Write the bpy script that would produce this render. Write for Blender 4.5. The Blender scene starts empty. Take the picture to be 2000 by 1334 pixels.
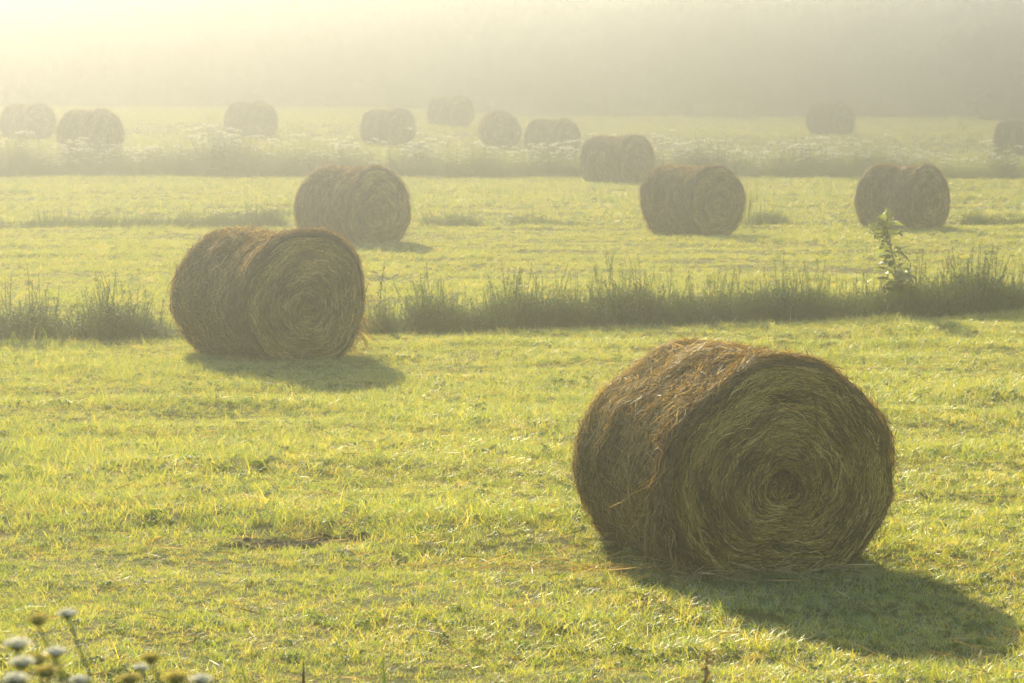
import bpy, math, random
import numpy as np
from mathutils import Vector, Euler

R = np.random.RandomState(11)
random.seed(5)
rad = math.radians
S = bpy.context.scene
COL = S.collection

# ------------------------------------------------------------------ camera
CAM_Z = 2.86
cd = bpy.data.cameras.new('camera')
cam = bpy.data.objects.new('camera', cd)
COL.objects.link(cam)
cam.location = (0, 0, CAM_Z)
cam.rotation_euler = (rad(90 - 4.59), 0, 0)
cd.sensor_width = 36.0
cd.lens = 117.0
cd.clip_start = 0.5
cd.clip_end = 2000
cd.dof.use_dof = True
cd.dof.focus_distance = 21.5
cd.dof.aperture_fstop = 8.5
S.camera = cam

# ------------------------------------------------------------------ sky, sun, exposure
SUN_EL, SUN_LEFT = 21.8, 12.5            # degrees above the horizon, degrees left of straight ahead
w = bpy.data.worlds.new('World')
S.world = w
w.use_nodes = True
nt = w.node_tree
for n in list(nt.nodes):
    nt.nodes.remove(n)
wo = nt.nodes.new('ShaderNodeOutputWorld')
bg = nt.nodes.new('ShaderNodeBackground')
sk = nt.nodes.new('ShaderNodeTexSky')
sk.sky_type = 'NISHITA'
sk.sun_disc = False
sk.sun_elevation = rad(SUN_EL)
sk.sun_rotation = rad(-SUN_LEFT)
sk.air_density = 1.0
sk.dust_density = 0.6
sk.ozone_density = 0.4
bg.inputs['Strength'].default_value = 0.11
nt.links.new(sk.outputs[0], bg.inputs['Color'])
nt.links.new(bg.outputs[0], wo.inputs['Surface'])

sd = bpy.data.lights.new('sun', 'SUN')
sd.energy = 5.0
sd.angle = rad(0.6)
sd.color = (1.0, 0.88, 0.60)
sun = bpy.data.objects.new('sun', sd)
COL.objects.link(sun)
tosun = Vector((-math.sin(rad(SUN_LEFT)) * math.cos(rad(SUN_EL)),
                math.cos(rad(SUN_LEFT)) * math.cos(rad(SUN_EL)), math.sin(rad(SUN_EL))))
sun.rotation_euler = tosun.to_track_quat('Z', 'Y').to_euler()
sun.location = (-20, 60, 60)

S.view_settings.view_transform = 'Standard'
S.view_settings.look = 'None'
S.view_settings.gamma = 1.0
S.view_settings.use_curve_mapping = False
S.view_settings.exposure = 1.96

HAZE_DENSITY = 0.0130
HAZE_ANISO = 0.97

S.render.engine = 'CYCLES'
cy = S.cycles
cy.use_denoising = True
cy.max_bounces = 8
cy.diffuse_bounces = 3
cy.glossy_bounces = 2
cy.transmission_bounces = 4
cy.transparent_max_bounces = 4
cy.volume_bounces = 4
cy.sample_clamp_indirect = 1.6
cy.denoising_prefilter = 'FAST'

# ------------------------------------------------------------------ noise and terrain
_tab = np.random.RandomState(77).rand(256, 256)
def vnoise(x, y, o=0):
    x = np.asarray(x, float) + 37.3 * o + 500.0
    y = np.asarray(y, float) + 91.7 * o + 500.0
    xi = np.floor(x).astype(int); yi = np.floor(y).astype(int)
    fx = x - xi; fy = y - yi
    fx = fx * fx * (3 - 2 * fx); fy = fy * fy * (3 - 2 * fy)
    a = _tab[xi % 256, yi % 256]; b = _tab[(xi + 1) % 256, yi % 256]
    c = _tab[xi % 256, (yi + 1) % 256]; d = _tab[(xi + 1) % 256, (yi + 1) % 256]
    return (a * (1 - fx) + b * fx) * (1 - fy) + (c * (1 - fx) + d * fx) * fy
def ss(a, b, x):
    t = np.clip((np.asarray(x, float) - a) / (b - a), 0, 1)
    return t * t * (3 - 2 * t)
def ditch1(x): return 37.95 + 0.353 * np.asarray(x, float) + 0.25 * (vnoise(np.asarray(x) * 0.4, 3.0, 4) - .5)
def ditch2(x): return 63.4 + 0.085 * np.asarray(x, float)
def ditch3(x): return 93.4 - 0.06 * np.asarray(x, float)
def gz(x, y):
    x = np.asarray(x, float); y = np.asarray(y, float)
    z = 0.55 * ss(93, 98, y) * ss(3, -9, x) + 0.42 * ss(118, 134, y)
    z = z + 9.5 * ss(235, 300, y)                                               # the valley side behind the wood
    z = z + 1.25 * ss(11.5, 3.5, y)                                              # the bank the camera stands on
    near = 1 - ss(60, 110, y)
    z = z + near * (0.06 * (vnoise(x * .55, y * .8, 1) - .5) + 0.045 * (vnoise(x * 1.3, y * 1.9, 2) - .5) + .02 * (vnoise(x * 3, y * 4, 3) - .5) + .05 * (vnoise(x * .12 + y * .03, y * 1.1, 15) - .5))
    z = z - 0.30 * np.exp(-((y - ditch1(x) - .1) / .55) ** 2)
    z = z - 0.16 * np.exp(-((y - ditch2(x)) / .6) ** 2)
    z = z - 0.25 * np.exp(-((y - ditch3(x)) / 1.0) ** 2)
    z = z - 0.05 * np.exp(-((x + 1.32) / .42) ** 2 - ((y - 20.35) / .4) ** 2)   # the scrape of bare soil
    return z

# ------------------------------------------------------------------ helpers
def tag(o, label=None, cat=None, group=None, kind=None):
    if label: o['label'] = label
    if cat: o['category'] = cat
    if group: o['group'] = group
    if kind: o['kind'] = kind
    return o
def np_mesh(name, V, F, mat=None, smooth=True, attrs=None):
    """F: (n,4) or (n,3) index array"""
    V = np.asarray(V, np.float32); F = np.asarray(F, np.int32)
    k = F.shape[1]
    me = bpy.data.meshes.new(name)
    me.vertices.add(len(V)); me.vertices.foreach_set('co', V.ravel())
    me.loops.add(F.size); me.loops.foreach_set('vertex_index', F.ravel())
    me.polygons.add(len(F))
    me.polygons.foreach_set('loop_start', np.arange(0, F.size, k, dtype=np.int32))
    me.polygons.foreach_set('loop_total', np.full(len(F), k, np.int32))
    me.polygons.foreach_set('use_smooth', np.full(len(F), smooth, bool))
    for an, av in (attrs or {}).items():
        a = me.attributes.new(an, 'FLOAT', 'POINT')
        a.data.foreach_set('value', np.asarray(av, np.float32))
    me.update(calc_edges=True)
    if mat: me.materials.append(mat)
    return me
def link(name, me, parent=None, col=None):
    o = bpy.data.objects.new(name, me)
    (col or COL).objects.link(o)
    if parent is not None: o.parent = parent
    return o
def empty(name, loc, rz=0.0):
    o = bpy.data.objects.new(name, None)
    o.empty_display_size = .2
    COL.objects.link(o); o.location = loc; o.rotation_euler = (0, 0, rz)
    return o
def norm(v): return v / np.maximum(np.linalg.norm(v, axis=-1, keepdims=True), 1e-9)
class MB:
    """collects ribbons and tubes with a tone per strand"""
    def __init__(s): s.V, s.F, s.T, s.n = [], [], [], 0
    def add(s, V, F, T):
        s.V.append(np.asarray(V, float).reshape(-1, 3)); s.F.append(np.asarray(F, int) + s.n)
        s.T.append(np.asarray(T, float).ravel()); s.n += len(s.V[-1])
    def ribbons(s, P, Wv, tone):
        """P (n,K,3) centre lines, Wv (n,K,3) half-width vectors, tone (n,)"""
        n, K, _ = P.shape
        V = np.stack([P - Wv, P + Wv], 2)                     # n,K,2,3
        i = np.arange(n)[:, None] * K * 2 + np.arange(K - 1)[None] * 2
        F = np.stack([i, i + 1, i + 3, i + 2], -1).reshape(-1, 4)
        s.add(V, F, np.repeat(tone, K * 2))
    def tube(s, pts, r0, r1, tone=.5, sides=5):
        pts = np.asarray(pts, float); K = len(pts)
        t = norm(np.gradient(pts, axis=0))
        ref = np.where(np.abs(t[:, 2:3]) > .9, np.array([[1., 0, 0]]), np.array([[0, 0, 1.]]))
        a = norm(np.cross(t, ref)); b = np.cross(t, a)
        rr = np.linspace(r0, r1, K)[:, None, None]
        an = np.linspace(0, 2 * np.pi, sides, endpoint=False)
        V = pts[:, None] + rr * (np.cos(an)[None, :, None] * a[:, None] + np.sin(an)[None, :, None] * b[:, None])
        k = np.arange(K - 1)[:, None] * sides; j = np.arange(sides)[None]; j2 = (j + 1) % sides
        F = np.stack([k + j, k + j2, k + sides + j2, k + sides + j], -1).reshape(-1, 4)
        s.add(V, F, np.full(K * sides, tone))
    def leaf(s, p, d, length, width, droop=.3, tone=.5, up=(0, 0, 1), fold=.15):
        """a pointed leaf of 2x4 quads, folded along its midrib"""
        d = np.asarray(d, float); d = d / np.linalg.norm(d)
        sd_ = np.cross(d, np.asarray(up, float))
        if np.linalg.norm(sd_) < 1e-3: sd_ = np.cross(d, [1, 0, 0])
        sd_ = sd_ / np.linalg.norm(sd_); nn = np.cross(sd_, d)
        t = np.array([0, .25, .55, .8, 1.0]); wv = np.array([.12, .8, 1., .6, .03]) * width * .5
        c = np.asarray(p)[None] + d[None] * (t * length)[:, None] + np.array([[0, 0, -1.]]) * (droop * length * t ** 2)[:, None]
        V = np.stack([c - sd_ * wv[:, None] + nn * (wv * fold * 2)[:, None], c, c + sd_ * wv[:, None] + nn * (wv * fold * 2)[:, None]], 1)
        F = []
        for k in range(4):
            for j in range(2):
                a = k * 3 + j; F.append((a, a + 1, a + 4, a + 3))
        s.add(V, F, np.full(15, tone))
    def blob(s, c, r, tone=.5, flat=1.0):
        """small rounded bud, 6 x 4"""
        th = np.linspace(0, 2 * np.pi, 6, endpoint=False); ph = np.array([-1.3, -.5, .5, 1.3])
        V = np.stack([np.cos(ph)[:, None] * np.cos(th), np.cos(ph)[:, None] * np.sin(th), np.sin(ph)[:, None] * flat + 0 * th], -1) * r + np.asarray(c)
        k = np.arange(3)[:, None] * 6; j = np.arange(6)[None]; j2 = (j + 1) % 6
        F = np.stack([k + j, k + j2, k + 6 + j2, k + 6 + j], -1).reshape(-1, 4)
        s.add(V, F, np.full(24, tone))
        s.F[-1] = np.vstack([s.F[-1], np.array([[0, 1, 2, 3], [0, 3, 4, 5], [18, 19, 20, 21], [18, 21, 22, 23]]) + s.n - 24])
    def florets(s, C, size, r, flat=.5):
        C = np.asarray(C, float); n = len(C)
        a = norm(r.randn(n, 3) * [1, 1, flat]); b = norm(np.cross(a, norm(r.randn(n, 3) * [.6, .6, .2] + [0, 0, 1])))
        z = size * (.6 + .8 * r.rand(n))[:, None]
        P = np.stack([C - a * z, C, C + a * z], 1)
        wv = b[:, None] * z[:, None] * np.array([.25, 1, .25])[None, :, None]
        s.ribbons(P, wv, r.rand(n))
    def mesh(s, name, mat):
        return np_mesh(name, np.vstack(s.V), np.vstack(s.F), mat, True, {'tone': np.concatenate(s.T)})
    def build(s, name, mat, parent=None): return link(name, s.mesh(name, mat), parent)

# ------------------------------------------------------------------ materials
def new_mat(name):
    m = bpy.data.materials.new(name); m.use_nodes = True
    t = m.node_tree
    for n in list(t.nodes): t.nodes.remove(n)
    out = t.nodes.new('ShaderNodeOutputMaterial')
    return m, t, out
def math_node(t, op, a, b):
    n = t.nodes.new('ShaderNodeMath'); n.operation = op
    for i, v in enumerate((a, b)):
        if isinstance(v, (int, float)): n.inputs[i].default_value = v
        else: t.links.new(v, n.inputs[i])
    return n.outputs[0]
def ramp(t, fac, stops):
    r = t.nodes.new('ShaderNodeValToRGB')
    e = r.color_ramp.elements
    while len(e) < len(stops): e.new(.5)
    for i, (p, c) in enumerate(stops):
        e[i].position = p; e[i].color = (*c, 1)
    t.links.new(fac, r.inputs[0])
    return r.outputs[0]
def noise(t, scale, detail=3.0, vec=None, rough=.55):
    n = t.nodes.new('ShaderNodeTexNoise'); n.inputs['Scale'].default_value = scale
    n.inputs['Detail'].default_value = detail; n.inputs['Roughness'].default_value = rough
    if vec is not None: t.links.new(vec, n.inputs['Vector'])
    return n.outputs[0]
def leaf_mat(name, stops, trans=.5, tgain=(1.5, 1.5, 1.0), gloss=.06, rough=.4, wpos=.35, wrand=.25, wtone=.4, scale=.8):
    """thin plant matter: diffuse + translucent + a little sheen; tone per blade, per plant and per patch"""
    m, t, out = new_mat(name)
    at = t.nodes.new('ShaderNodeAttribute'); at.attribute_name = 'tone'
    oi = t.nodes.new('ShaderNodeObjectInfo')
    ge = t.nodes.new('ShaderNodeNewGeometry')
    mp = t.nodes.new('ShaderNodeMapping'); mp.inputs['Scale'].default_value = (.6, 1.5, 1)
    t.links.new(ge.outputs['Position'], mp.inputs['Vector'])
    nz = noise(t, scale, 3, mp.outputs[0])
    nz = math_node(t, 'MULTIPLY', math_node(t, 'SUBTRACT', nz, .5), 2.2)
    f = math_node(t, 'ADD', math_node(t, 'MULTIPLY', at.outputs['Fac'], wtone), math_node(t, 'MULTIPLY', oi.outputs['Random'], wrand))
    f = math_node(t, 'ADD', f, math_node(t, 'MULTIPLY', math_node(t, 'ADD', nz, .5), wpos))
    c = ramp(t, f, stops)
    df = t.nodes.new('ShaderNodeBsdfDiffuse'); t.links.new(c, df.inputs[0])
    tr = t.nodes.new('ShaderNodeBsdfTranslucent')
    mul = t.nodes.new('ShaderNodeMix'); mul.data_type = 'RGBA'; mul.blend_type = 'MULTIPLY'
    mul.inputs['Factor'].default_value = 1.0
    t.links.new(c, mul.inputs[6]); mul.inputs[7].default_value = (*tgain, 1)
    t.links.new(mul.outputs[2], tr.inputs[0])
    mx = t.nodes.new('ShaderNodeMixShader'); mx.inputs[0].default_value = trans
    t.links.new(df.outputs[0], mx.inputs[1]); t.links.new(tr.outputs[0], mx.inputs[2])
    gl = t.nodes.new('ShaderNodeBsdfGlossy'); gl.inputs['Roughness'].default_value = rough
    gl.inputs[0].default_value = (1, 1, 1, 1)
    m2 = t.nodes.new('ShaderNodeMixShader'); m2.inputs[0].default_value = gloss
    t.links.new(mx.outputs[0], m2.inputs[1]); t.links.new(gl.outputs[0], m2.inputs[2])
    t.links.new(m2.outputs[0], out.inputs['Surface'])
    return m

GRASS = leaf_mat('grass_blades', [(.05, (.040, .075, .006)), (.35, (.115, .162, .012)), (.6, (.215, .215, .024)), (.78, (.26, .21, .06)), (1, (.33, .28, .15))],
                 trans=.60, tgain=(3.05, 2.62, 1.5), gloss=.10, rough=.42, wpos=.2, wrand=.36, wtone=.44, scale=1.6)
HERB = leaf_mat('herb_leaves', [(.1, (.05, .085, .010)), (.6, (.10, .14, .015)), (1, (.16, .17, .03))], trans=.5, tgain=(2.4, 2.2, .7), gloss=.03, rough=.5)
WEED = leaf_mat('weed_leaves', [(.1, (.034, .058, .008)), (.5, (.065, .095, .012)), (.85, (.12, .13, .028)), (1, (.2, .17, .06))],
                trans=.36, tgain=(2.2, 2.1, .6), gloss=.03, rough=.45)
DRYWEED = leaf_mat('dry_stems', [(.1, (.10, .06, .025)), (.6, (.19, .12, .05)), (1, (.30, .22, .09))], trans=.35, gloss=.03)
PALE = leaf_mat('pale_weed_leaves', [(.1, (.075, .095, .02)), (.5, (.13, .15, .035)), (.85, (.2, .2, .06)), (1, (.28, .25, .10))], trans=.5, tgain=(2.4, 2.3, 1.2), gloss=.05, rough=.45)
DARK = leaf_mat('dark_stem', [(.1, (.030, .010, .006)), (1, (.055, .02, .01))], trans=.08, gloss=.03)
PETAL = leaf_mat('white_florets', [(.0, (.66, .62, .46)), (.6, (.78, .74, .60)), (1, (.82, .80, .68))], trans=.5, tgain=(1.1, 1.1, 1.05), gloss=.04, wpos=.1)
SEED = leaf_mat('seeding_florets', [(.0, (.36, .30, .07)), (.6, (.50, .42, .11)), (1, (.62, .55, .22))], trans=.5, tgain=(1.5, 1.4, .8), gloss=.04, wpos=.1)
FRESH = leaf_mat('fresh_straw', [(.05, (.045, .030, .004)), (.35, (.20, .126, .015)), (.65, (.41, .28, .045)), (1, (.66, .55, .19))],
                 trans=.2, tgain=(1.5, 1.3, .7), gloss=.02, rough=.5, wpos=.22, wrand=.0, wtone=.78, scale=3.5)
STRAW = leaf_mat('straw', [(.05, (.055, .026, .005)), (.35, (.185, .118, .022)), (.65, (.35, .245, .064)), (1, (.60, .46, .18))],
                 trans=.28, tgain=(1.5, 1.25, .75), gloss=.035, rough=.5, wpos=.22, wrand=.0, wtone=.78, scale=3.5)
def straw_core():
    m, t, out = new_mat('packed_straw')
    ge = t.nodes.new('ShaderNodeTexCoord')
    f = noise(t, 26, 5, ge.outputs['Object'])
    c = ramp(t, f, [(.3, (.085, .05, .012)), (.6, (.16, .105, .026)), (.8, (.23, .16, .045))])
    p = t.nodes.new('ShaderNodeBsdfPrincipled'); p.inputs['Roughness'].default_value = .85
    t.links.new(c, p.inputs['Base Color'])
    b = t.nodes.new('ShaderNodeBump'); b.inputs['Strength'].default_value = .7; b.inputs['Distance'].default_value = .02
    t.links.new(noise(t, 60, 4, ge.outputs['Object']), b.inputs['Height']); t.links.new(b.outputs[0], p.inputs['Normal'])
    t.links.new(p.outputs[0], out.inputs['Surface'])
    return m
PACKED = straw_core()
def soil_mat(name, stops, scale):
    m, t, out = new_mat(name)
    ge = t.nodes.new('ShaderNodeNewGeometry')
    f = noise(t, scale, 6, ge.outputs['Position'], .65)
    p = t.nodes.new('ShaderNodeBsdfPrincipled'); p.inputs['Roughness'].default_value = 1.0; p.inputs['Specular IOR Level'].default_value = .05
    t.links.new(ramp(t, f, stops), p.inputs['Base Color'])
    b = t.nodes.new('ShaderNodeBump'); b.inputs['Strength'].default_value = .8; b.inputs['Distance'].default_value = .03
    t.links.new(noise(t, scale * 6, 4, ge.outputs['Position']), b.inputs['Height']); t.links.new(b.outputs[0], p.inputs['Normal'])
    t.links.new(p.outputs[0], out.inputs['Surface'])
    return m
GROUND = soil_mat('meadow_soil', [(.3, (.045, .045, .008)), (.5, (.09, .085, .014)), (.7, (.16, .12, .03))], 1.7)
SOIL = soil_mat('bare_soil', [(.3, (.05, .035, .022)), (.6, (.11, .08, .05)), (.8, (.2, .16, .11))], 9)
WOOD = leaf_mat('wood_foliage', [(.1, (.03, .05, .012)), (.6, (.06, .085, .02)), (1, (.10, .11, .03))], trans=.3, gloss=.02, wpos=.3, scale=.12)
BARK = soil_mat('bark', [(.3, (.05, .04, .03)), (.7, (.12, .1, .08))], 4)

# ------------------------------------------------------------------ the ground: one sheet
def axis(*segs):
    v = [np.arange(a, b, st) for a, b, st in segs]
    return np.concatenate(v + [[segs[-1][1]]])
gx = axis((-240, -60, 12), (-60, -24, 3), (-24, -8, .5), (-8, 8, .16), (8, 24, .5), (24, 60, 3), (60, 240, 12))
gy = axis((-15, 12, 1.5), (12, 40, .14), (40, 66, .3), (66, 140, .6), (140, 200, 3), (200, 320, 10))
GX, GY = np.meshgrid(gx, gy)
nxx, nyy = len(gx), len(gy)
V = np.stack([GX, GY, gz(GX, GY)], -1).reshape(-1, 3)
i = (np.arange(nyy - 1)[:, None] * nxx + np.arange(nxx - 1)[None])
F = np.stack([i, i + 1, i + nxx + 1, i + nxx], -1).reshape(-1, 4)
tag(link('ground', np_mesh('ground', V, F, GROUND)), 'flat mown meadow running back into the mist', kind='structure')

# ------------------------------------------------------------------ instanced ground cover
def scatter(name, sources, X, Y, rot, scale, idx, label, cat, zoff=0.0):
    """one stuff object: source meshes stood on a cloud of points with geometry nodes"""
    c = bpy.data.collections.new(name + '_sources')
    for k, me in enumerate(sources):
        o = bpy.data.objects.new('%s_source_%02d' % (name, k), me); c.objects.link(o)
    n = len(X)
    me = bpy.data.meshes.new(name)
    me.vertices.add(n)
    me.vertices.foreach_set('co', np.stack([X, Y, gz(X, Y) + zoff], -1).astype(np.float32).ravel())
    a = me.attributes.new('turn', 'FLOAT_VECTOR', 'POINT'); a.data.foreach_set('vector', np.asarray(rot, np.float32).ravel())
    a = me.attributes.new('size', 'FLOAT_VECTOR', 'POINT'); a.data.foreach_set('vector', np.asarray(scale, np.float32).ravel())
    a = me.attributes.new('pick', 'INT', 'POINT'); a.data.foreach_set('value', np.asarray(idx, np.int32))
    o = link(name, me)
    g = bpy.data.node_groups.new(name + '_scatter', 'GeometryNodeTree')
    g.interface.new_socket('Geometry', in_out='INPUT', socket_type='NodeSocketGeometry')
    g.interface.new_socket('Geometry', in_out='OUTPUT', socket_type='NodeSocketGeometry')
    N, L = g.nodes, g.links
    gi = N.new('NodeGroupInput'); go = N.new('NodeGroupOutput')
    ip = N.new('GeometryNodeInstanceOnPoints'); ci = N.new('GeometryNodeCollectionInfo')
    ci.inputs[0].default_value = c
    ci.inputs['Separate Children'].default_value = True; ci.inputs['Reset Children'].default_value = True
    def na(nm, ty):
        q = N.new('GeometryNodeInputNamedAttribute'); q.data_type = ty; q.inputs[0].default_value = nm
        return q.outputs[0]
    e2r = N.new('FunctionNodeEulerToRotation')
    L.new(na('turn', 'FLOAT_VECTOR'), e2r.inputs[0])
    L.new(gi.outputs[0], ip.inputs['Points']); L.new(ci.outputs[0], ip.inputs['Instance'])
    ip.inputs['Pick Instance'].default_value = True
    L.new(na('pick', 'INT'), ip.inputs['Instance Index'])
    L.new(e2r.outputs[0], ip.inputs['Rotation']); L.new(na('size', 'FLOAT_VECTOR'), ip.inputs['Scale'])
    L.new(ip.outputs[0], go.inputs[0])
    md = o.modifiers.new('scatter', 'NODES'); md.node_group = g
    return tag(o, label, cat, kind='stuff')

def blades(mb, n, rad_, h0, h1, w0, w1, lean=.5, curl=.6, K=4, tone0=0., tone1=1., seed=0):
    r = np.random.RandomState(seed)
    a = r.rand(n) * 2 * np.pi; d = rad_ * np.sqrt(r.rand(n))
    base = np.stack([d * np.cos(a), d * np.sin(a), np.full(n, -.015)], -1)
    h = h0 + (h1 - h0) * r.rand(n) ** 1.3
    az = r.rand(n) * 2 * np.pi
    out = np.stack([np.cos(az), np.sin(az), 0 * az], -1)
    ln = np.abs(r.randn(n)) * lean; cu = (.3 + r.rand(n)) * curl
    t = np.linspace(0, 1, K)[None, :, None]
    hh = h[:, None, None]
    P = base[:, None] + out[:, None] * hh * (ln[:, None, None] * t + cu[:, None, None] * t ** 2) + np.array([0, 0, 1.]) * hh * (t - .35 * cu[:, None, None] * t ** 2.4)
    tw = r.rand(n) * 2 * np.pi
    sdv = np.stack([np.cos(tw), np.sin(tw), .2 * r.randn(n)], -1)
    wd = (w0 + (w1 - w0) * r.rand(n))[:, None, None] * .5 * (1 - t ** 1.6 * .93)
    mb.ribbons(P, sdv[:, None] * wd, tone0 + (tone1 - tone0) * r.rand(n))
def tufts(wide, K, n=20, hs=1.0):
    src = []
    for k in range(8):
        m = MB()
        if k < 4:   blades(m, n, .05, .03 * hs, .095 * hs, .0036 * wide, .0068 * wide, .38, .6, K, 0., .75, 10 + k)
        elif k < 6: blades(m, n - 2, .065, .025 * hs, .07 * hs, .0032 * wide, .0058 * wide, .8, .9, K, .55, 1.0, 20 + k)   # dry stubble and thatch
        elif k == 6:
            blades(m, n - 6, .05, .06 * hs, .17 * hs, .004 * wide, .008 * wide, .3, .7, K, .1, .6, 31)
        else:
            r = np.random.RandomState(4)
            for q in range(9):                                                     # broad-leaved herbs
                aa = r.rand() * 6.28
                m.leaf((.03 * r.randn(), .03 * r.randn(), .005), (math.cos(aa), math.sin(aa), .5 + r.rand()), .05 + .05 * r.rand(), .02 * wide ** .5 + .01 * r.rand(), .5, r.rand() * .5)
        src.append(m.mesh('grass_tuft', HERB if k == 7 else GRASS))
    return src
def field_points(y0, y1, dens, seed, margin=1.3, half=.158):
    r = np.random.RandomState(seed)
    wmax = half * y1 + margin
    n = int(dens * (y1 - y0) * 2 * wmax)
    y = y0 + (y1 - y0) * r.rand(n); x = (r.rand(n) * 2 - 1) * wmax
    k = np.abs(x) < half * y + margin
    return x[k], y[k], r
def grass(name, y0, y1, dens, seed, wide, K, n, hs, label, lo=None, hi=None):
    x, y, r = field_points(y0, y1, dens, seed)
    keep = np.ones(len(x), bool)
    if lo is not None: keep &= y > lo(x)
    if hi is not None: keep &= y < hi(x)
    thin = .55 * vnoise(x * .9, y * 1.7, 8) + .45 * vnoise(x * .22 + y * .05, y * 1.25, 9)
    keep &= r.rand(len(x)) < (.62 + .7 * ss(.2, .75, thin)) * (.5 + 1.0 * vnoise(x * 5, y * 7, 16))
    keep &= ~(((x + 1.32) / .42) ** 2 + ((y - 20.35) / .22) ** 2 < .7 + .5 * r.rand(len(x)))
    x, y = x[keep], y[keep]; m = len(x)
    tall = .5 * vnoise(x * .7, y * 1.3, 5) + .5 * vnoise(x * .15 + y * .04, y * 1.1, 15); dry = .6 * vnoise(x * .8, y * 1.6, 6) + .4 * vnoise(x * 2.3, y * 3.5, 7)
    u = r.rand(m)
    idx = r.randint(0, 4, m)
    idx = np.where(u < np.clip((dry - .30) * 1.1, .05, .6), 4 + r.randint(0, 2, m), idx)
    idx = np.where(r.rand(m) < .02, 6, idx); idx = np.where(r.rand(m) < .035, 7, idx)
    sc = (.6 + .68 * ss(.25, .8, tall)) * (.75 + .5 * r.rand(m))
    # a ragged, longer fringe along the ditches where the mower did not reach
    for dd in (ditch1, ditch2):
        e = np.abs(y - (dd(x) - 1.0)); sc = sc * (1 + .5 * np.exp(-(e / .35) ** 2))
    rot = np.stack([.12 * r.randn(m), .12 * r.randn(m), r.rand(m) * 6.283], -1)
    return scatter(name, tufts(wide, K, n, hs), x, y, rot, np.stack([sc, sc, sc * (.8 + .4 * r.rand(m))], -1), idx, label, 'grass')
grass('meadow_grass', 12.5, 41, 480, 1, 1.0, 4, 16, 1.0, 'short mown yellow green grass around the two nearest bales', hi=lambda x: ditch1(x) - .55)
grass('meadow_grass', 35, 66, 120, 2, 1.6, 3, 18, 1.15, 'sunlit mown grass between the two ditches of weeds', lo=lambda x: ditch1(x) + .7, hi=lambda x: ditch2(x) - .4)
grass('meadow_grass', 62, 95, 60, 3, 3.2, 3, 16, 1.3, 'pale mown grass in front of the misty flowering weed strip', lo=lambda x: ditch2(x) + .5, hi=lambda x: ditch3(x) - .6)
grass('meadow_grass', 93, 190, 13, 4, 6.0, 3, 14, 1.7, 'faint grass of the far field in the mist', lo=lambda x: ditch3(x) + .8)

# ------------------------------------------------------------------ hay bales
BW, BT, BB, BL = .71, .665, .612, 1.40       # half width, top, bottom from the axis, length
def outline(th, ph):
    r = BW * BT / np.sqrt((BT * np.cos(th)) ** 2 + (BW * np.sin(th)) ** 2)
    z = r * np.sin(th)
    lim = -(BB - .05)
    k = np.where(z < lim, (lim + (z - lim) * .5) / np.minimum(z, -1e-6), 1.0)
    r = r * k
    return r * (1 + .022 * np.cos(2 * th + 3 * ph)) + .016 * np.sin(3 * th + ph) + .009 * np.sin(5 * th + 2 * ph) + .006 * np.sin(9 * th + 3 * ph)
def profile(u, ph, waist):
    flare = .012 + waist * .9
    u = np.asarray(u, float)
    e = np.minimum(u, 1 - u)
    return 1 - .045 * np.clip(1 - e / .03, 0, 1) ** 2 + flare * np.exp(-(u / .13) ** 2) - waist * np.exp(-((u - .45 - .05 * math.sin(ph)) / .22) ** 2)
def side_pt(u, th, h, ph, waist):
    r = outline(th, ph) * profile(u, ph, waist) + .014 * np.sin(7 * u * 3 + 2 * th + ph) * np.sin(2.5 * th + ph) + h
    return np.stack([r * np.cos(th), (u - .5) * BL, r * np.sin(th) + BB], -1)
CORE = (-.0, -.07)
def face_pt(f, th, h, ph, sgn=-1):
    """front (sgn -1) or rear (+1) end of the roll; f = 0 centre .. 1 rim; h = height off the face"""
    r = outline(th, ph) * .977 * f
    y = .016 * (1 - f ** 2) - .022 * np.clip((f - .93) / .07, 0, 1) ** 2 - .09 * np.exp(-(f / .15) ** 6) + .012 * np.sin(3 * th + 9 * f + ph) * f + .006 * np.sin(46 * f + th)
    return np.stack([r * np.cos(th) + CORE[0] * (1 - f), sgn * (BL / 2 + y + h), r * np.sin(th) + BB + CORE[1] * (1 - f)], -1)
def strands(mb, P, wid, r, tone, twist=.5, nrm=None):
    """thin ribbons along the polylines P, lying flat on the surface whose normals are nrm"""
    t = norm(np.gradient(P, axis=1))
    nrm = norm(nrm + twist * r.randn(len(P), 1, 3)) if nrm is not None else norm(r.randn(len(P), 1, 3))
    sdv = norm(np.cross(t, np.broadcast_to(nrm, P.shape)))
    K = P.shape[1]
    tp = (1 - .75 * np.abs(np.linspace(-1, 1, K)) ** 3)[None, :, None]
    mb.ribbons(P, sdv * (wid[:, None, None] * .5) * tp, tone)
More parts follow.
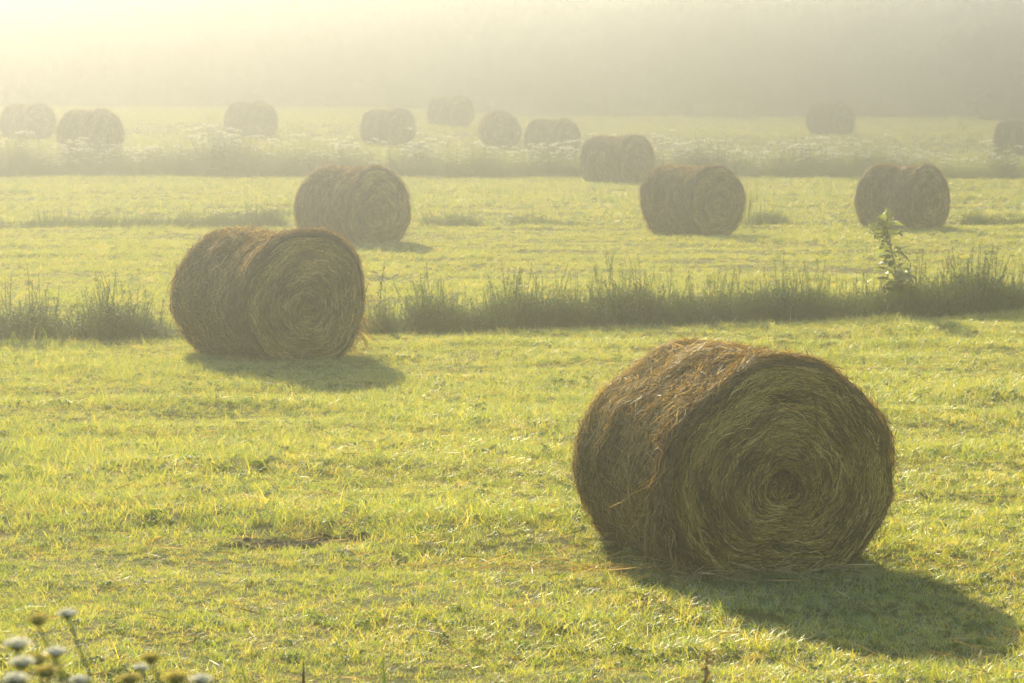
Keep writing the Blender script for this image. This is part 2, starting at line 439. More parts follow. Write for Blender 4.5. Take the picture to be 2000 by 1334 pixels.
def bale_meshes(seed, nf, ns, nz, wd, waist=.03, core=True, net_sheen=0, hang=0, bunch=0):
    r = np.random.RandomState(seed); ph = r.rand() * 6.28
    out = {}
    # packed roll
    nu, nth = 40, 110
    U, T = np.meshgrid(np.linspace(0, 1, nu), np.linspace(0, 2 * np.pi, nth, endpoint=False), indexing='ij')
    V = side_pt(U, T, -.012 + .012 * r.rand(nu, nth), ph, waist).reshape(-1, 3)
    i = np.arange(nu - 1)[:, None] * nth; j = np.arange(nth)[None]; j2 = (j + 1) % nth
    F = np.stack([i + j, i + j2, i + nth + j2, i + nth + j], -1).reshape(-1, 4)
    out['roll'] = np_mesh('roll', V, F[:, ::-1], PACKED)
    for nm, sg in (('front_end', -1), ('rear_end', 1)):
        nfq = 34
        Fq, Tq = np.meshgrid(np.linspace(0.0, 1, nfq), np.linspace(0, 2 * np.pi, nth, endpoint=False), indexing='ij')
        V = face_pt(Fq, Tq, -.012 + .008 * r.rand(nfq, nth), ph, sg).reshape(-1, 3)
        i = np.arange(nfq - 1)[:, None] * nth
        F = np.stack([i + j, i + j2, i + nth + j2, i + nth + j], -1).reshape(-1, 4)
        out[nm] = np_mesh(nm, V, F if sg < 0 else F[:, ::-1], PACKED)
    # coiled straw on the ends
    mb = MB()
    for sg, n in ((-1, nf), (1, nf // 4)):
        f = np.sqrt(.024 + .973 * r.rand(n)); th = r.rand(n) * 6.283
        ln = (.05 + .17 * r.rand(n) ** 1.3) * (.6 + .6 * f)
        K = 5; t = np.linspace(-.5, .5, K)[None]
        rr = np.maximum(f * .68, .05)
        TH = th[:, None] + t * (ln / rr)[:, None]
        slope = r.randn(n) * .17 + .03; slope[r.rand(n) < .07] *= 4
        wob = .006 * np.sin(3 * t * (1 + r.rand(n)[:, None]) * 3.1 + 6 * r.rand(n)[:, None])
        Fv = np.clip(f[:, None] + (t * slope[:, None] * ln[:, None] + wob) / .68, .02, 1.0)
        H = (.022 * r.rand(n) ** 1.4)[:, None] + .012 * np.abs(t) * r.rand(n)[:, None] * 2
        P = face_pt(Fv, TH, H, ph, sg)
        nr = np.zeros((n, 1, 3)); nr[..., 1] = sg
        ring = .5 + .5 * np.sin(38 * f + 2 * vnoise(f * 6, th * 1.2, 3) * 6)
        tone = np.clip(.26 + .09 * ring + .55 * (vnoise(f * 9, th * 2.2, 1) - .35) + .33 * r.randn(n), 0, 1.15)
        strands(mb, P, wd * (.55 + 1.1 * r.rand(n) ** 2), r, tone, .6, nr)
    # dug-out heart of the coil with a tangle inside
    if core:
        n = 330
        p0 = np.stack([.062 * r.randn(n) + CORE[0], np.full(n, -BL / 2 + .055) - .045 * r.rand(n), .065 * r.randn(n) + BB + CORE[1]], -1)
        d = norm(np.stack([r.randn(n), .35 * r.randn(n), r.randn(n)], -1)); ln = .05 + .08 * r.rand(n)
        t = np.linspace(-.5, .5, 4)[None, :, None]; b = .02 * r.randn(n, 1, 3)
        strands(mb, p0[:, None] + d[:, None] * ln[:, None, None] * t + b * (t ** 2 * 4), wd * (.7 + .5 * r.rand(n)), r, np.clip(.5 + .28 * r.randn(n), 0, 1))
    out['coiled_straw'] = mb.mesh('coiled_straw', FRESH)
    # straw wrapped round the side
    mb = MB(); n = ns
    u = .015 + .97 * r.rand(n); th = r.rand(n) * 6.283
    ln = .06 + .24 * r.rand(n) ** 1.5; al = r.randn(n) * .34; q = r.rand(n) < .33; al[q] = (r.rand(int(q.sum())) - .5) * 3.1
    K = 5; t = np.linspace(-.5, .5, K)[None]
    U = np.clip(u[:, None] + t * (ln * np.sin(al) / BL)[:, None] + .006 * np.sin(5 * t + 6 * r.rand(n)[:, None]), .004, .996)
    TH = th[:, None] + t * (ln * np.cos(al) / .69)[:, None]
    H = (.024 * r.rand(n) ** 1.5)[:, None] + (.05 * r.rand(n) ** 3)[:, None] * np.abs(t) * 2
    P = side_pt(U, TH, H, ph, waist)
    nr = np.stack([np.cos(th), 0 * th, np.sin(th)], -1)[:, None]
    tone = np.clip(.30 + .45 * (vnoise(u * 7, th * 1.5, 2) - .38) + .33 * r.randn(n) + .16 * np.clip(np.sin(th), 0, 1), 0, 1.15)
    tone = tone + net_sheen * ss(.45, .8, u) * ss(1.2, 1.9, th) * ss(3.0, 2.4, th)      # sky sheen of the net wrap on the rear shoulder, painted as paler straw
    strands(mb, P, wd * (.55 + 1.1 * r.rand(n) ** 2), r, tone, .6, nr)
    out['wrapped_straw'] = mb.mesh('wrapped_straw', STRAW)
    # loose ends sticking out all round, thickest at the two rims
    mb = MB(); n = nz
    rim = r.rand(n)
    u = np.where(rim < .3, .03 * r.rand(n), np.where(rim < .42, 1 - .03 * r.rand(n), r.rand(n))); th = r.rand(n) * 6.283
    p0 = side_pt(u, th, .0, ph, waist)
    nr = np.stack([np.cos(th), 0 * th, np.sin(th)], -1); tg = np.stack([-np.sin(th), 0 * th, np.cos(th)], -1) * np.sign(r.randn(n))[:, None]
    ax = np.array([0, 1., 0])
    d = norm(nr * (.25 + .7 * r.rand(n))[:, None] + tg * (.5 + .8 * r.rand(n))[:, None] + ax * (.5 * r.randn(n))[:, None])
    ln = .04 + .13 * r.rand(n) ** 1.8; t = np.linspace(0, 1, 4)[None, :, None]
    P = p0[:, None] + d[:, None] * ln[:, None, None] * t + (nr * -.15 + np.array([0, 0, -.12]) + .12 * r.randn(n, 3))[:, None] * ln[:, None, None] * t ** 2
    strands(mb, P, wd * (.3 + .4 * r.rand(n)), r, np.clip(.5 + .25 * r.randn(n), 0, 1))
    if hang:      # straws hanging down along the left of the front rim and trailing on the grass
        n = hang
        th = np.pi + .42 * r.randn(n) + .55
        p0 = side_pt(.01 + .22 * r.rand(n) ** 1.5, th, .012, ph, waist)
        ln = .10 + .36 * r.rand(n) ** 1.5
        dirv = norm(np.stack([-.12 + .28 * r.randn(n), -.05 + .3 * r.randn(n), -np.ones(n)], -1))
        t = np.linspace(0, 1, 5)[None, :, None]
        P = p0[:, None] + dirv[:, None] * ln[:, None, None] * t + (.06 * r.randn(n, 3))[:, None] * t ** 2
        P[..., 2] = np.maximum(P[..., 2], .02 + .02 * r.rand(n)[:, None])
        strands(mb, P, wd * (.6 + .5 * r.rand(n)), r, np.clip(.6 + .2 * r.randn(n), 0, 1))
    if bunch:     # a frayed bunch pulled out at the right of the front rim
        n = bunch
        th = -.45 + .28 * r.randn(n)
        p0 = side_pt(.02 + .25 * r.rand(n), th, -.02, ph, waist)
        ln = .08 + .28 * r.rand(n) ** 1.5
        dirv = norm(np.stack([.9 + .3 * r.randn(n), .3 * r.randn(n), -.25 + .45 * r.randn(n)], -1))
        t = np.linspace(0, 1, 5)[None, :, None]
        P = p0[:, None] + dirv[:, None] * ln[:, None, None] * t + np.array([0, 0, -.5]) * ln[:, None, None] * t ** 2
        P[..., 2] = np.maximum(P[..., 2], .02)
        strands(mb, P, wd * (.4 + .4 * r.rand(n)), r, np.clip(.55 + .2 * r.randn(n), 0, 1))
    out['loose_straw'] = mb.mesh('loose_straw', STRAW)
    return out
STUFF_PARTS = ('coiled_straw', 'wrapped_straw', 'loose_straw')
def place_bale(meshes, fx, fy, yaw, label, sc=1.0, dz=-.015):
    """(fx, fy): where the middle of the front end stands"""
    a = rad(yaw); h = BL / 2 * (sc[1] if isinstance(sc, tuple) else sc)
    cx, cy = fx - math.sin(a) * h, fy + math.cos(a) * h
    o = empty('hay_bale', (cx, cy, float(gz(cx, cy)) + dz), a)
    o.scale = sc if isinstance(sc, tuple) else (sc,) * 3
    tag(o, label, 'hay bale', 'round hay bales lying in the meadow')
    for nm, me in meshes.items():
        q = link(nm, me, o)
        if nm in STUFF_PARTS: q['kind'] = 'stuff'
    return o
B1 = bale_meshes(3, 26000, 24000, 2600, .0060, .012, hang=110, net_sheen=.4)
B2 = bale_meshes(8, 13000, 13000, 2800, .0085, .062, bunch=380)
B3 = bale_meshes(14, 6500, 7000, 1800, .0095, .04)
B4 = bale_meshes(19, 6500, 7000, 1800, .0095, .025)
B5 = bale_meshes(27, 2600, 2800, 900, .015, .045)
B6 = bale_meshes(33, 2600, 2800, 900, .015, .06)
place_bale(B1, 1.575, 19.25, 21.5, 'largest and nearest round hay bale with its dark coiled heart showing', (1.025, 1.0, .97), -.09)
place_bale(B2, -2.06, 33.1, 37, 'second nearest round bale with frayed straw at its lower right edge')
place_bale(B3, -2.24, 55.8, 42, 'round bale just behind and right of the second nearest bale')
place_bale(B4, 3.68, 59.6, 40, 'brown round bale in the middle field with a grass tuft right beside it', .96)
place_bale(B3, 7.72, 61.6, 45, 'round bale behind the tall leafy weed at the right', .90)
place_bale(B6, 3.25, 87.0, 47, 'pale green grey bale just in front of the flowering weed strip')
far = [(-11.85, 97.0, 45, B5, 'grey misty bale with white flowers before it, darkest of those at far left'),
       (1.9, 114.0, 48, B5, 'low grey bale half hidden by white flowers left of the pale green bale'),
       (-3.9, 117.0, 44, B6, 'misty grey bale alone above the bale behind the second nearest one'),
       (-9.0, 120.0, 40, B5, 'very pale bale with a tilted top in the mist between left pair and middle'),
       (-16.6, 117.0, 44, B6, 'pale bale cut by the left edge of the picture'),
       (-2.1, 138.0, 42, B6, 'faintest bale, highest in the mist left of the end-on bale'),
       (-.4, 122.0, 6, B5, 'faint round bale seen end on in the mist'),
       (13.3, 134.0, 40, B5, 'faint bale standing alone in the mist above the right weed strip'),
       (18.3, 116.0, 48, B6, 'pale bale cut by the right edge of the picture')]
for fx, fy, yaw, me, lb in far:
    place_bale(me, fx, fy, yaw, lb)

# ------------------------------------------------------------------ weeds along the ditches
def leafy_stem(mb, h, n, ls, lw, seed, lean=.08, tone=(.1, .7), droop=.35, stem_r=.006):
    r = np.random.RandomState(seed)
    az = r.rand() * 6.28
    t = np.linspace(0, 1, 7)
    pts = np.stack([np.cos(az) * lean * h * t ** 2, np.sin(az) * lean * h * t ** 2, h * t - .05], -1)
    mb.tube(pts, stem_r, stem_r * .4, .4, 4)
    for k in range(n):
        tt = .08 + .92 * (k + .5) / n; p = np.array([np.interp(tt, t, pts[:, q]) for q in range(3)])
        a = k * 2.4 + r.rand(); L = ls * (1.15 - .75 * tt) * (.7 + .6 * r.rand())
        mb.leaf(p, (math.cos(a), math.sin(a), .25 + .5 * r.rand() + .5 * tt), L, lw * L / ls * (.8 + .4 * r.rand()), droop, tone[0] + (tone[1] - tone[0]) * r.rand())
def umbel(mb_s, mb_f, base, top, R_, seed, nr=11, bud=.006, per=9, dome=.35):
    """an umbel: rays from one point, a small cluster of florets on each"""
    r = np.random.RandomState(seed); base = np.asarray(base, float); top = np.asarray(top, float)
    m = (base + top) / 2 + r.randn(3) * .01
    mb_s.tube([base, m, top], .0035, .0022, .4, 5)
    for k in range(nr):
        f = math.sqrt((k + .5) / nr); a = k * 2.4
        e = top + np.array([math.cos(a) * f * R_, math.sin(a) * f * R_, R_ * (.55 + dome * (1 - f * f))])
        mb_s.tube([top, (top + e) / 2 + [0, 0, -.1 * R_ * f], e], .0012, .0008, .5, 3)
        mb_f.florets(e + r.randn(per, 3) * np.array([.09, .09, .05]) * R_, bud, r)
def weed_sources(WEED):
    src = []
    for k in range(3):                                    # dense leafy herbs
        m = MB()
        for q in range(5):
            mm = MB(); leafy_stem(mm, .38 + .25 * R.rand(), 18, .13, .035, 40 + k * 9 + q, .25)
            d = np.array([.09 * R.randn(), .09 * R.randn(), 0])
            m.add(np.vstack(mm.V) + d, np.vstack(mm.F), np.concatenate(mm.T))
        src.append(m.mesh('weed_source', WEED))
    for k in range(2):                                    # long unmown grass
        m = MB(); blades(m, 46, .13, .25, .62, .005, .010, .22, .45, 5, .2, 1., 60 + k); src.append(m.mesh('weed_source', WEED))
    m = MB(); blades(m, 22, .12, .4, .85, .004, .007, .12, .22, 5, .7, 1., 66)      # pale flowering grass
    r = np.random.RandomState(9)
    for q in range(9):
        a = r.rand() * 6.28; h = .5 + .4 * r.rand()
        p = np.array([.06 * math.cos(a), .06 * math.sin(a), 0]); e = p + [.06 * math.cos(a), .06 * math.sin(a), h]
        m.tube([p, (p + e) / 2, e], .0025, .002, .9, 3)
        for z in range(7): m.leaf(e + [0, 0, -.02 * z], (math.cos(z * 2.2), math.sin(z * 2.2), 1.6), .05, .012, .2, .9)
    src.append(m.mesh('weed_source', WEED))
    for k in range(2):                                    # thin tall stems
        m = MB(); leafy_stem(m, .8 + .15 * k, 26, .10, .022, 80 + k, .1, (.2, 1.)); src.append(m.mesh('weed_source', WEED))
    return src
WS = weed_sources(WEED)
def umbel_source(seed, WEED):
    ms, mf = MB(), MB()
    r = np.random.RandomState(seed)
    for q in range(4):
        p = np.array([.05 * r.randn(), .05 * r.randn(), 0]); e = np.array([.14 * r.randn(), .14 * r.randn(), .55 + .3 * r.rand()])
        umbel(ms, mf, p, e, .06 + .02 * r.rand(), seed + q, 9, .012, 4)
    leafy_stem(ms, .5, 14, .16, .05, seed, .2)
    me = ms.mesh('weed_source', WEED)
    V = np.vstack(ms.V + mf.V); F = np.vstack([np.vstack(ms.F), np.vstack(mf.F) + ms.n])
    me = np_mesh('weed_source', V, F, WEED, True, {'tone': np.concatenate(ms.T + mf.T)})
    me.materials.append(PETAL)
    nb = sum(len(f) for f in ms.F)
    mi = np.zeros(len(F), np.int32); mi[nb:] = 1
    me.polygons.foreach_set('material_index', mi)
    return me
WS += [umbel_source(5, WEED), umbel_source(17, WEED)]
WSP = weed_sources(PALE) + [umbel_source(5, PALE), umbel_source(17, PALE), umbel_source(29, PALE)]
def strip(name, line, x0, x1, width, n, seed, hf, probs, label, src=None):
    src = src or WS
    r = np.random.RandomState(seed)
    x = x0 + (x1 - x0) * r.rand(n); dy = width * np.clip(r.randn(n) * .42, -1, 1.3); y = line(x) + dy
    s = hf(x) * (.75 + .5 * r.rand(n)) * (1 - .25 * np.abs(dy) / width)
    k = (s > .12) & (r.rand(n) < np.clip(s * 2.2, 0, 1))
    x, y, s = x[k], y[k], s[k]; m = len(x)
    idx = r.choice(len(src), m, p=np.array(probs) / sum(probs))
    rot = np.stack([.12 * r.randn(m), .12 * r.randn(m), r.rand(m) * 6.283], -1)
    return scatter(name, src, x, y, rot, np.stack([s * (1.1)] * 2 + [s], -1), idx, label, 'weeds')
def bumps(x, lst):
    h = np.zeros_like(x)
    for a, b, v in lst:
        m = .25; h = np.maximum(h, v * ss(a - m, a + m, x) * ss(b + m, b - m, x))
    return h
h1 = lambda x: bumps(x, [(-9, -3.75, .95), (-1.75, -1.0, .72), (-1.15, 9, 1.08)]) * (.46 + .46 * vnoise(x * .8, 1., 11) + .40 * vnoise(x * 2.3, 5., 17))
strip('weed_strip', lambda x: ditch1(x), -8.5, 9, .72, 5600, 5, h1, [6, 6, 6, 1.4, 1.4, .9, 1.5, 1.5, 0, 0], 'dark green weeds along the ditch behind the two nearest bales')
h2 = lambda x: bumps(x, [(-12, -9.6, .5), (-9.2, -4.3, .62), (-1.75, -.55, .62), (-.15, 1.5, .5), (4.55, 5.35, .62), (8.6, 10.2, .5), (10.4, 13, .42)]) * (.6 + .7 * vnoise(x * 1.4, 2., 12))
strip('weed_strip', ditch2, -12.5, 13, .7, 3200, 6, h2, [4, 4, 4, 4, 4, 1.5, .6, .6, .05, .05], 'broken line of low weeds along the second ditch')
h3 = lambda x: (1.05 + .5 * vnoise(x * .5, 3., 13)) * (.75 + .5 * vnoise(x * 1.6, 4., 14))
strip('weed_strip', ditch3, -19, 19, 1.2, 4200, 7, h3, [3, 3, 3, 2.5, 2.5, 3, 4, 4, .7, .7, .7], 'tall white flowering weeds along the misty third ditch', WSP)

def stalk_plant(name, label, cat, x, y, h, n, ls, lw, seed, mat=WEED, lean=.08, droop=.35, head=None, group=None):
    o = tag(empty(name, (x, y, float(gz(x, y)))), label, cat, group)
    r = np.random.RandomState(seed); az = r.rand() * 6.28; t = np.linspace(0, 1, 8)
    pts = np.stack([np.cos(az) * lean * h * t ** 2, np.sin(az) * lean * h * t ** 2, h * t - .04], -1)
    m = MB(); m.tube(pts, .008, .003, .4, 6); m.build('stem', mat, o)
    m = MB()
    for k in range(n):
        tt = .1 + .88 * (k + .5) / n; p = np.array([np.interp(tt, t, pts[:, q]) for q in range(3)])
        a = k * 2.4 + r.rand(); L = ls * (1.2 - .8 * tt) * (.7 + .6 * r.rand())
        m.leaf(p, (math.cos(a), math.sin(a), .3 + .5 * r.rand() + .5 * tt), L, lw * L / ls, droop, .2 + .6 * r.rand())
    q = m.build('foliage', mat, o); q['kind'] = 'stuff'
    if head:
        m = MB()
        tt = 1 - .24 * r.rand(90); p = np.stack([np.interp(tt, t, pts[:, q]) for q in range(3)], -1)
        m.florets(p + r.randn(90, 3) * [.010, .010, .008], .007, r, 1.5)
        q = m.build('seed_head', head, o); q['kind'] = 'stuff'
    return o
# the tall leafy weed at the right, standing above the ditch: every leaf of its own
def big_weed():
    x, y = 4.47, 39.15
    o = tag(empty('tall_weed', (x, y, float(gz(x, y)))), 'tall leafy weed with pale drooping top before the right hand bale', 'weed')
    r = np.random.RandomState(42); H = 1.36; t = np.linspace(0, 1, 8)
    pts = np.stack([.10 - .20 * t ** 2.2, .05 * t, H * t - .05], -1)
    m = MB(); m.tube(pts, .013, .005, .4, 6); m.build('stem', WEED, o)
    lm = MB(); lm.tube([[0, 0, 0], [.04, 0, .02], [.08, 0, .03]], .003, .002, .5, 4); lm.leaf((.075, 0, .03), (1, 0, .1), .17, .085, .4, .5); lp = lm.mesh('leaf', PALE); lm = lm.mesh('leaf', WEED)
    for k in range(120):
        tt = .14 + .82 * (k + .5) / 120; p = [float(np.interp(tt, t, pts[:, q])) for q in range(3)]
        q = link('leaf', lp if tt > .36 else lm, o); q.location = p
        q.rotation_euler = (.3 * r.randn(), -.25 + .4 * r.randn(), k * 2.4 + .5 * r.randn())
        s = (1.4 - .65 * tt) * (.65 + .6 * r.rand()); q.scale = (s, s, s)
    top = pts[-1]
    for k in range(9):
        a = k * 2.4; e = top + np.array([math.cos(a) * .10 - .03, math.sin(a) * .08, -.02 - .24 * (k % 4) / 4 + .05 * r.randn()])
        ms = MB(); mf = MB()
        c = top + [0, 0, -.1 - .02 * k]
        ms.tube([c, (c + e) / 2 + [0, 0, .05], e], .003, .002, .7, 4)
        ms.leaf(e, (math.cos(a), math.sin(a), -.2), .09, .035, .5, .9)
        mf.florets(e + r.randn(26, 3) * [.035, .035, .03], .013, r)
        hd = mf.build('flower_head', PALE, o); hd['kind'] = 'stuff'; ms.build('stalk', PALE, hd)
big_weed()
G = 'lone stalks rising above the first ditch'
stalk_plant('weed_stalk', 'thin dark leaning stalk rising above the weeds left of the second bale', 'weed', -4.33, 36.75, 1.05, 12, .10, .025, 3, lean=.22, head=SEED, group=G)
stalk_plant('weed_stalk', 'leafy upright stalk standing close right of the second nearest bale', 'weed', -1.50, 37.1, .98, 44, .14, .04, 4, group=G)
stalk_plant('weed_stalk', 'slender leafy stalk above the ditch above the nearest bale', 'weed', 2.55, 39.0, .98, 34, .11, .03, 6, group=G)
stalk_plant('weed_stalk', 'leafy yellow green stalk standing tall at the left end of the ditch', 'weed', -5.0, 36.2, .92, 40, .12, .03, 7, group=G)
stalk_plant('dock_stalk', 'reddish brown dock stalk right of the tall leafy weed', 'weed', 5.15, 39.6, .95, 14, .09, .02, 8, mat=DRYWEED, head=DRYWEED, group=G)
stalk_plant('dock_stalk', 'second brownish dock stalk nearest the right edge of the ditch', 'weed', 5.62, 40.0, .93, 12, .09, .02, 9, mat=DRYWEED, head=DRYWEED, group=G)
def reeds(x, y, h, n, seed, label, group='tall reed clumps in the misty weed strip'):
    o = tag(empty('reed_clump', (x, y, float(gz(x, y)))), label, 'reeds', group)
    m = MB(); blades(m, n, .28, h * .6, h, .022, .04, .14, .12, 5, .2, 1., seed); q = m.build('blades', WEED, o); q['kind'] = 'stuff'
def tall_umbel(x, y, h, seed, label):
    o = tag(empty('umbel_flower', (x, y, float(gz(x, y)))), label, 'flower', 'tall umbel plants in the misty weed strip')
    ms, mf, ml = MB(), MB(), MB(); r = np.random.RandomState(seed)
    for q in range(7):
        e = np.array([.22 * r.randn(), .15 * r.randn(), h * (.72 + .3 * r.rand())]); umbel(ms, mf, [0, 0, h * .25], e, .09, seed + q, 9, .016, 6)
    ms.tube([[0, 0, -.05], [0, 0, h * .3]], .012, .01, .4, 5); leafy_stem(ml, h * .7, 20, .26, .08, seed, .1)
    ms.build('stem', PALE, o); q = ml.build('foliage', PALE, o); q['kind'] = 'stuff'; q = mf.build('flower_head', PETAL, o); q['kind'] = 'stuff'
tall_umbel(4.24, 92.6, 1.45, 3, 'tall white umbel plant close right of the pale green bale')
tall_umbel(-12.2, 94.2, 1.3, 5, 'white umbel plant before the darkest bale at far left')
tall_umbel(8.0, 92.6, 1.1, 7, 'white umbel plant below the bale standing alone at right in the mist')
reeds(5.05, 92.9, 1.25, 42, 1, 'left clump of tall reeds right of the pale green bale')
reeds(5.75, 92.6, 1.62, 44, 2, 'tallest middle clump of reeds in the misty weed strip')
reeds(6.45, 92.9, 1.28, 36, 3, 'right clump of tall reeds in the misty weed strip')
reeds(4.55, 62.9, .95, 16, 6, 'thin grass tuft beside the brown bale in the middle field', 'tufts beside the second ditch')
reeds(-8.7, 62.4, .75, 14, 7, 'upright grass tuft over the second ditch at the far left', 'tufts beside the second ditch')

# ------------------------------------------------------------------ bare soil and foreground plants
def soil_patch():
    m = MB(); r = np.random.RandomState(3)
    for k in range(420):
        x = -1.32 + .20 * r.randn(); y = 20.3 + .07 * r.randn() + .1 * (x + 1.3)
        if abs(x + 1.32) > .42: continue
        m.blob((x, y, float(gz(x, y)) + .006), .008 + .022 * r.rand() ** 2, r.rand(), .8)
    tag(m.build('bare_soil', SOIL), 'dark clods of bare soil scraped open in the grass', 'soil', kind='stuff')
soil_patch()
def loose_hay():
    r = np.random.RandomState(21); n = 5200
    y = 13.5 + 27 * r.rand(n) ** 1.2; x = (r.rand(n) * 2 - 1) * (.158 * y + 1.2)
    k = (vnoise(x * .3 + y * .05, y * 1.3, 19) + .4 * vnoise(x * 2, y * 3, 20) > .62) & (y < ditch1(x) - .8); x, y = x[k], y[k]
    m2 = 420; x = np.append(x, 1.1 + .75 * r.randn(m2)); y = np.append(y, 19.05 + .22 * r.randn(m2))    # dropped beside the nearest bale
    n = len(x); a = r.rand(n) * 6.283; ln = .06 + .16 * r.rand(n)
    t = np.linspace(-.5, .5, 4)[None]
    P = np.stack([x[:, None] + np.cos(a)[:, None] * ln[:, None] * t, y[:, None] + np.sin(a)[:, None] * ln[:, None] * t, gz(x, y)[:, None] + .035 + .045 * r.rand(n)[:, None] + .12 * r.randn(n)[:, None] * ln[:, None] * t * 2], -1)
    m = MB(); strands(m, P, .0055 * (.6 + .7 * r.rand(n)), r, np.clip(.65 + .25 * r.randn(n), 0, 1))
    tag(m.build('loose_hay', STRAW), 'wisps of loose hay left lying on the mown grass', 'hay', kind='stuff')
loose_hay()
def at(px, py, Y):
    a = math.atan((py - 667) / 6500) + rad(4.59)
    return (px - 1000) / 6500 * Y, Y, CAM_Z - math.tan(a) * Y
def umbel_plant(px, py, Y, Rr, seed, mat, label, group):
    x, y, z = at(px, py, Y); g = float(gz(x, y))
    r = np.random.RandomState(seed)
    bx = x + .10 * r.randn(); o = tag(empty('umbel_flower', (bx, y, g)), label, 'flower', group)
    top = np.array([x - bx, 0, z - g - Rr * .55])
    ms, ml, mf = MB(), MB(), MB()
    knee = top * .55 + [.03 * r.randn(), .03 * r.randn(), 0]
    ms.tube([[0, 0, -.03], top * .3 + [.02 * r.randn(), 0, 0], knee, top * .8 + knee * .0 + [.01, 0, 0]], .006, .0035, .5, 6)
    umbel(ms, mf, top * .8 + [.01, 0, 0], top, Rr * .84, seed, 26, .0021, 16, .42)
    for k in range(16):
        a = r.rand() * 6.28; ml.leaf(top * (.3 + .6 * r.rand()), (math.cos(a), math.sin(a), .7), .06 + .08 * r.rand(), .014, .3, r.rand())
    ms.build('stem', WEED, o); q = ml.build('foliage', PALE, o); q['kind'] = 'stuff'
    q = mf.build('flower_head', mat, o); q['kind'] = 'stuff'
GW, GB = 'white umbels in the lower left foreground', 'faded yellow umbels in the lower left foreground'
for a in [(124, 1197, 6.02, 0.0212, 1, 'highest white umbel standing alone in the lower left foreground'),
          (24, 1256, 5.50, 0.0271, 2, 'white umbel at the left edge, above the other heads there'),
          (100, 1272, 5.70, 0.0218, 3, 'clear white umbel right of the left edge clump'),
          (34, 1292, 5.31, 0.0236, 4, 'white umbel low in the left edge clump, below a larger head'),
          (20, 1324, 5.12, 0.0236, 5, 'lowest white umbel in the bottom left corner'),
          (146, 1326, 5.57, 0.0177, 6, 'small white umbel peeping over the bottom edge right of the corner clump'),
          (268, 1303, 5.89, 0.0153, 7, 'small greyish white umbel under a faded yellow one'),
          (386, 1326, 5.63, 0.0212, 8, 'rightmost white umbel at the bottom edge')]:
    umbel_plant(*a[:5], PETAL, a[5], GW)
for a in [(66, 1208, 5.89, 0.0247, 11, 'faded yellow umbel left of the highest white one'),
          (66, 1284, 5.44, 0.0236, 12, 'faded yellow umbel between the white heads of the corner clump'),
          (84, 1308, 5.38, 0.0236, 13, 'lower faded yellow umbel in the corner clump'),
          (288, 1284, 5.76, 0.0212, 14, 'faded yellow umbel above the small greyish white one'),
          (338, 1322, 5.63, 0.0236, 15, 'faded yellow umbel at the bottom edge left of the rightmost white one'),
          (246, 1324, 5.50, 0.0212, 16, 'faded yellow umbel at the bottom edge left of the others')]:
    umbel_plant(*a[:5], SEED, a[5], GB)
def lone_blade(px, py, Y, w_, mat, label, lean, seed):
    x, y, z = at(px, py, Y); bx = x - lean; g = float(gz(bx, y))
    o = tag(empty('grass_blade', (bx, y, g)), label, 'grass blade', 'tall blades at the bottom edge')
    t = np.linspace(0, 1, 7); H = z - g
    P = np.stack([lean * t ** 2.5, 0 * t, H * t - .02], -1)[None]
    wv = np.zeros((1, 7, 3)); wv[..., 0] = (w_ * .5 * np.minimum(1, (1 - t) * 5 + .06)); wv[..., 1] = .3 * wv[..., 0]
    m = MB(); m.ribbons(P, wv, np.array([.25])); m.ribbons(P + [0, .0015, 0], wv * [.3, 1, 1], np.array([.5])); m.build('blade', mat, o)
    return o
lone_blade(464, 1278, 9.0, 0.0200, WEED, 'green blade leaning left at the bottom edge, leftmost of the blades', -.10, 1)
lone_blade(745, 1262, 9.0, 0.0240, WEED, 'broad green blade at the bottom edge right of the dark one', -.02, 2)
lone_blade(668, 1268, 9.2, 0.0100, WEED, 'thin green blade leaning right between the dark and the broad blade', .10, 3)
lone_blade(588, 1278, 11.0, 0.0240, DARK, 'dark red brown pointed blade at the bottom edge', .0, 4)
x, y, z = at(1352, 1250, 9.0)
stalk_plant('dock_stalk', 'rusty brown dock stalk at the bottom edge below the nearest bale', 'weed', x, y, z - float(gz(x, y)), 14, .08, .02, 21, mat=DRYWEED, head=DRYWEED, lean=.05)

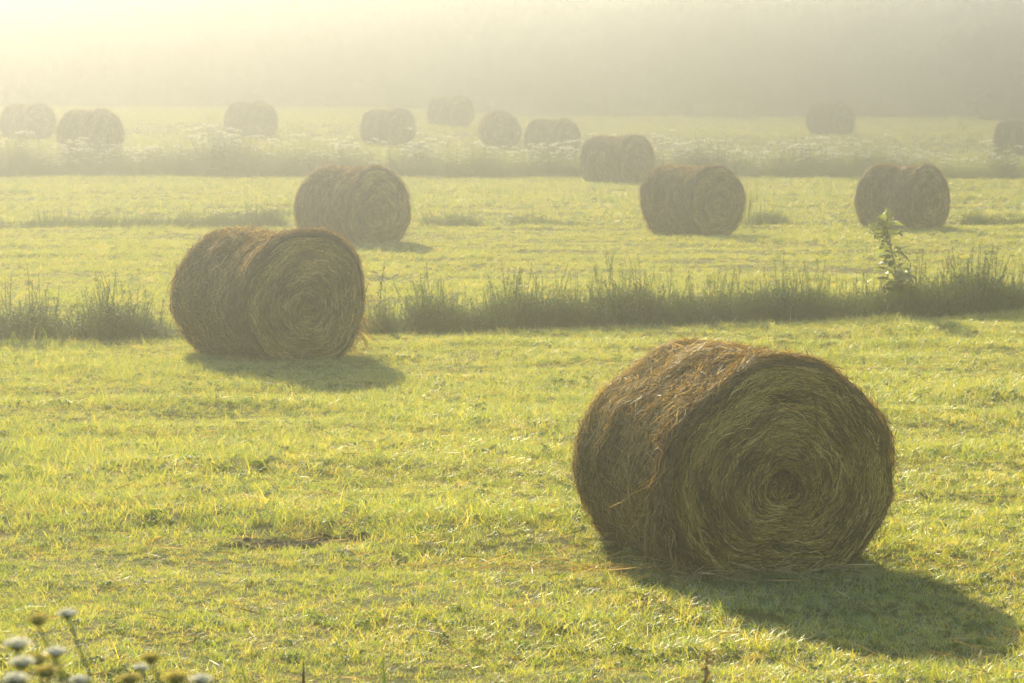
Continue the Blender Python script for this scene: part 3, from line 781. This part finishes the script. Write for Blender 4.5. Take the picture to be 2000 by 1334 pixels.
# ------------------------------------------------------------------ far wood
def wood():
    r = np.random.RandomState(8)
    n = 0; P, Wd, Nn = [], [], []
    trees = []
    for row in range(5):
        x = -75.0
        while x < 75:
            y = 205 + 17 * row + 5 * r.randn() - 14 * float(ss(6, 32, x)); h = (7.0, 9.0, 10.0, 7.5, 4.5)[row] * (.8 + .35 * r.rand())
            trees.append((x, y, h)); x += 4.2 + 3 * r.rand()
    mt = MB()
    for x, y, h in trees:
        g = float(gz(x, y))
        mt.tube([[x, y, g - .3], [x + .2 * r.randn(), y, g + h * .45], [x + .4 * r.randn(), y, g + h * .8]], .28, .08, .5, 6)
        for c in range(13):
            lc = np.array([x + 1.7 * r.randn(), y + 1.3 * r.randn(), g + h * (.12 + .8 * r.rand())])
            k = 60; q = r.randn(k, 3); q = norm(q) * (r.rand(k, 1) ** .4) * np.array([1.9, 1.7, 1.3])
            P.append(lc + q)
    P = np.vstack(P); P[:, 2] = np.minimum(P[:, 2], 13.0); n = len(P)
    d = norm(r.randn(n, 3)); s = .42 + .4 * r.rand(n)
    t = np.array([-.5, 0, .5])[None, :, None]
    PP = P[:, None] + d[:, None] * s[:, None, None] * 1.6 * t
    sd_ = norm(np.cross(d, r.randn(n, 3)))
    wv = sd_[:, None] * (s[:, None, None] * .5) * np.array([.25, 1, .15])[None, :, None]
    m = MB(); m.ribbons(PP, wv, r.rand(n))
    nb = sum(len(f) for f in m.F)
    V = np.vstack(m.V + mt.V); F = np.vstack([np.vstack(m.F), np.vstack(mt.F) + m.n])
    me = np_mesh('wood', V, F, WOOD, True, {'tone': np.concatenate(m.T + mt.T)})
    me.materials.append(BARK); mi = np.zeros(len(F), np.int32); mi[nb:] = 1
    me.polygons.foreach_set('material_index', mi)
    tag(link('wood', me), 'edge of a far wood all but lost in the mist', 'wood', kind='stuff')
wood()

# ------------------------------------------------------------------ mist
def haze():
    m, t, out = new_mat('mist')
    p = t.nodes.new('ShaderNodeVolumePrincipled')
    p.inputs['Color'].default_value = (.43, .438, .445, 1)
    p.inputs['Density'].default_value = HAZE_DENSITY
    p.inputs['Anisotropy'].default_value = HAZE_ANISO
    t.links.new(p.outputs[0], out.inputs['Volume'])
    x0, x1, y0, y1, z0, z1 = -250, 250, -20, 330, -1.6, 13.6
    V = [(x, y, z) for z in (z0, z1) for x, y in ((x0, y0), (x1, y0), (x1, y1), (x0, y1))]
    F = [(3, 2, 1, 0), (4, 5, 6, 7), (0, 1, 5, 4), (1, 2, 6, 5), (2, 3, 7, 6), (3, 0, 4, 7)]
    tag(link('haze', np_mesh('haze', V, F, m, False)), 'pale morning mist lying over the meadow', 'haze', kind='stuff')
haze()
